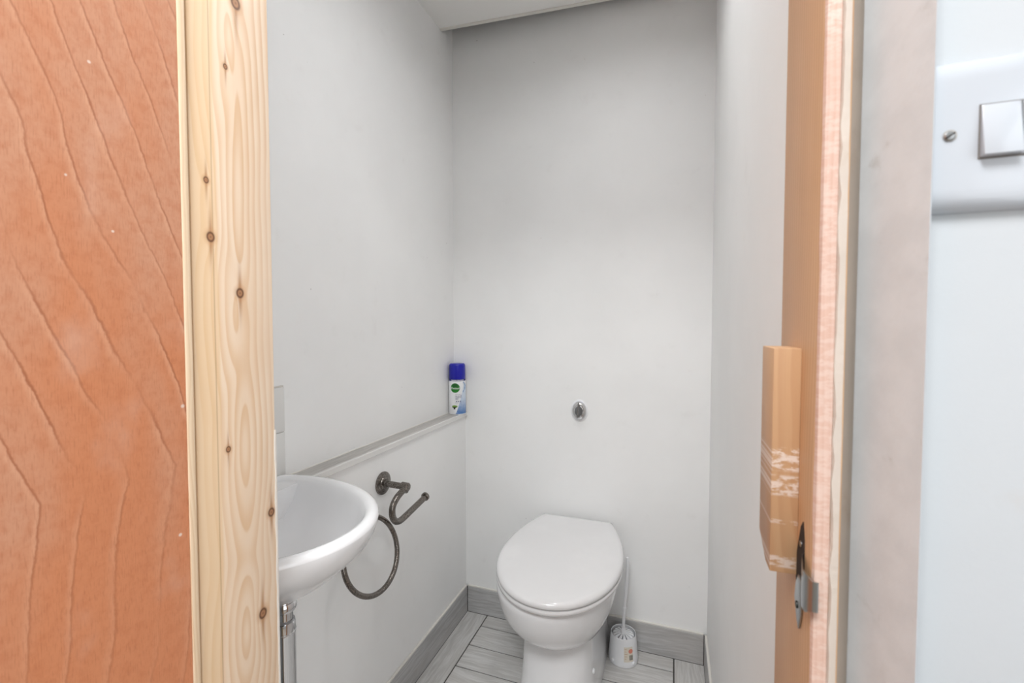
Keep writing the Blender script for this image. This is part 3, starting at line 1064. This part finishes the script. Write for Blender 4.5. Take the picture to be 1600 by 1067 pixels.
kp = empty('strike_plate', (JR, 0.378, 1.018), 'bent steel strike plate let into the right door jamb', 'strike plate')
bm = bmesh.new()
prism(bm, [(-.002, .040), (.004, .034), (.013, .012), (.0145, -.010), (.008, -.026), (-.004, -.028), (-.007, .004), (-.006, .028)], 0, -.0005, .0002)
finish('recess', bm, M['dark'], kp, 0)
bm = bmesh.new()
prism(bm, [(-.006, -.004), (.002, -.001), (.0085, -.010), (.0115, -.022), (.004, -.036), (-.001, -.040), (-.0055, -.028)], 0, -.0020, -.0004, bev=0.0003)
finish('plate', bm, M['steel'], kp)
bm = bmesh.new()
prof = [(-.0006, -.004), (-.0022, -.0110), (-.0040, -.0200), (-.0035, -.0265), (-.0005, -.0300), (.0025, -.0306)]
rings = []
for i, (px, py) in enumerate(prof):
    zt = .014 + (.003 if i < 2 else 0) - .003 * (i > 3)
    zb = -.0125 + .003 * (i > 3)
    rings.append([(px, py, zt), (px - .0009, py - .0006, zt), (px - .0009, py - .0006, zb), (px, py, zb)])
loft(bm, rings)
finish('lip', bm, M['steel'], kp, 50)
bm = bmesh.new()
lathe(bm, [(.0026, 0), (.0024, .0010), (.001, .0013)], (-.0020, .0022, -.024), (-1, 0, 0), 14)
finish('screw', bm, M['black'], kp)
bm = bmesh.new()
lathe(bm, [(.0024, 0), (.0024, .0006), (.001, .0007)], (-.0005, .0015, .022), (-1, 0, 0), 14)
finish('screw_hole', bm, M['steel'], kp)

# ------------------------------------------------------------------ light switch
SZ = 1.3080
sw = empty('light_switch', (0.1770, YS, SZ), 'white plastic double rocker light switch on the hall wall', 'light switch')
bm = bmesh.new()
box(bm, -.0385, .043, -.0135, 0, -.043, .043)
top = [e for e in bm.edges if all(v.co.y < -.013 for v in e.verts) and not all(v.co.x < -.038 for v in e.verts)]
bmesh.ops.bevel(bm, geom=top, offset=.0125, segments=7, profile=0.5, affect='EDGES')
for v in bm.verts:
    v.co.y *= .0085 / .0135
finish('face_plate', bm, M['switch'], sw, 45)
bm = bmesh.new(); lathe(bm, [(.0030, 0), (.0034, .0002)], (-.0303, -.00858, -.0003), A, 20); sc_ = finish('screw_recess', bm, plain('recess_grey', (170, 168, 164), 0.5), sw)
bm = bmesh.new(); lathe(bm, [(.0026, 0), (.0026, .0005), (.0020, .0010), (.0005, .0011)], (-.0306, -.0087, -.0006), A, 20); s1 = finish('screw', bm, M['steel'], sw)
bm = bmesh.new(); box(bm, -.0333, -.0279, -.01, -.00975, -.0010, -.0002)
bmesh.ops.rotate(bm, verts=bm.verts, cent=(-.0306, 0, -.0006), matrix=Matrix.Rotation(R(-35), 3, 'Y'))
finish('screw_slot', bm, M['dark'], s1)
bm = bmesh.new(); box(bm, -.0176, .0176, -.0088, -.0080, -.0152, .0152); finish('rocker_well', bm, plain('gap_grey', (120, 116, 112), 0.7), sw)
for k in range(2):
    x0, x1 = (-.0170, -.0003) if k == 0 else (.0003, .0170)
    tp, bt = (-.0100, -.0138) if k == 0 else (-.0128, -.0096)
    bm = bmesh.new()
    prism(bm, [(-.0085, -.0144), (bt, -.0140), (bt * .45 + tp * .55, 0.0), (tp, .0144), (-.0085, .0146)], 0, x0, x1, bev=0.0005)
    finish('rocker', bm, M['switch'], sw)

# ------------------------------------------------------------------ downlight added unseen to light the toilet room
lamp = empty('added_downlight', (DLX, 0.98, ZC), 'round white downlight added out of view in the toilet room ceiling', 'downlight')
bm = bmesh.new()
lathe(bm, [(.095, .0), (.112, .0), (.114, -.004), (.112, -.007), (.094, -.007), (.088, .028), (.094, .0285), (.095, .0)], (0, 0, -.001), (0, 0, 1), 48, False)
finish('bezel', bm, M['plastic'], lamp)
n = NT('added_downlight_diffuser')
n.b.inputs['Emission Color'].default_value = LAMP_COL
n.b.inputs['Emission Strength'].default_value = LAMP
o_, x_, y_, z_ = n.coords()
n.out(n.mix(n.noise(o_, 3), (.9, .9, .9, 1), (.92, .92, .92, 1)), 0.4)
bm = bmesh.new(); lathe(bm, [(.094, .0285), (.094, .06), (.08, .065)], (0, 0, 0), (0, 0, 1), 40); finish('housing', bm, M['steel'], lamp)
bm = bmesh.new(); lathe(bm, [(.087, .026), (.087, .028)], (0, 0, 0), (0, 0, 1), 40); finish('diffuser', bm, n.m, lamp)

# ------------------------------------------------------------------ hall ceiling lamp, above the viewer
hl = empty('hall_ceiling_lamp', (-0.15, -0.55, 2.45), 'round flush lamp on the hall ceiling above the viewer', 'ceiling lamp')
bm = bmesh.new(); lathe(bm, [(.365, 0), (.37, .004), (.37, .03), (.358, .034), (.3, .034)], (0, 0, 0), (0, 0, -1), 48); finish('lamp_base', bm, M['plastic'], hl)
n = NT('hall_lamp_diffuser')
n.b.inputs['Emission Color'].default_value = (0.97, 0.985, 1.0, 1)
n.b.inputs['Emission Strength'].default_value = HALL_LAMP
o_, x_, y_, z_ = n.coords()
n.out(n.mix(n.noise(o_, 3), (.9, .9, .9, 1), (.92, .92, .92, 1)), 0.4)
bm = bmesh.new(); lathe(bm, [(.352, .034), (.348, .042), (.30, .048), (.16, .052), (.01, .053)], (0, 0, 0), (0, 0, -1), 48); finish('diffuser', bm, n.m, hl)
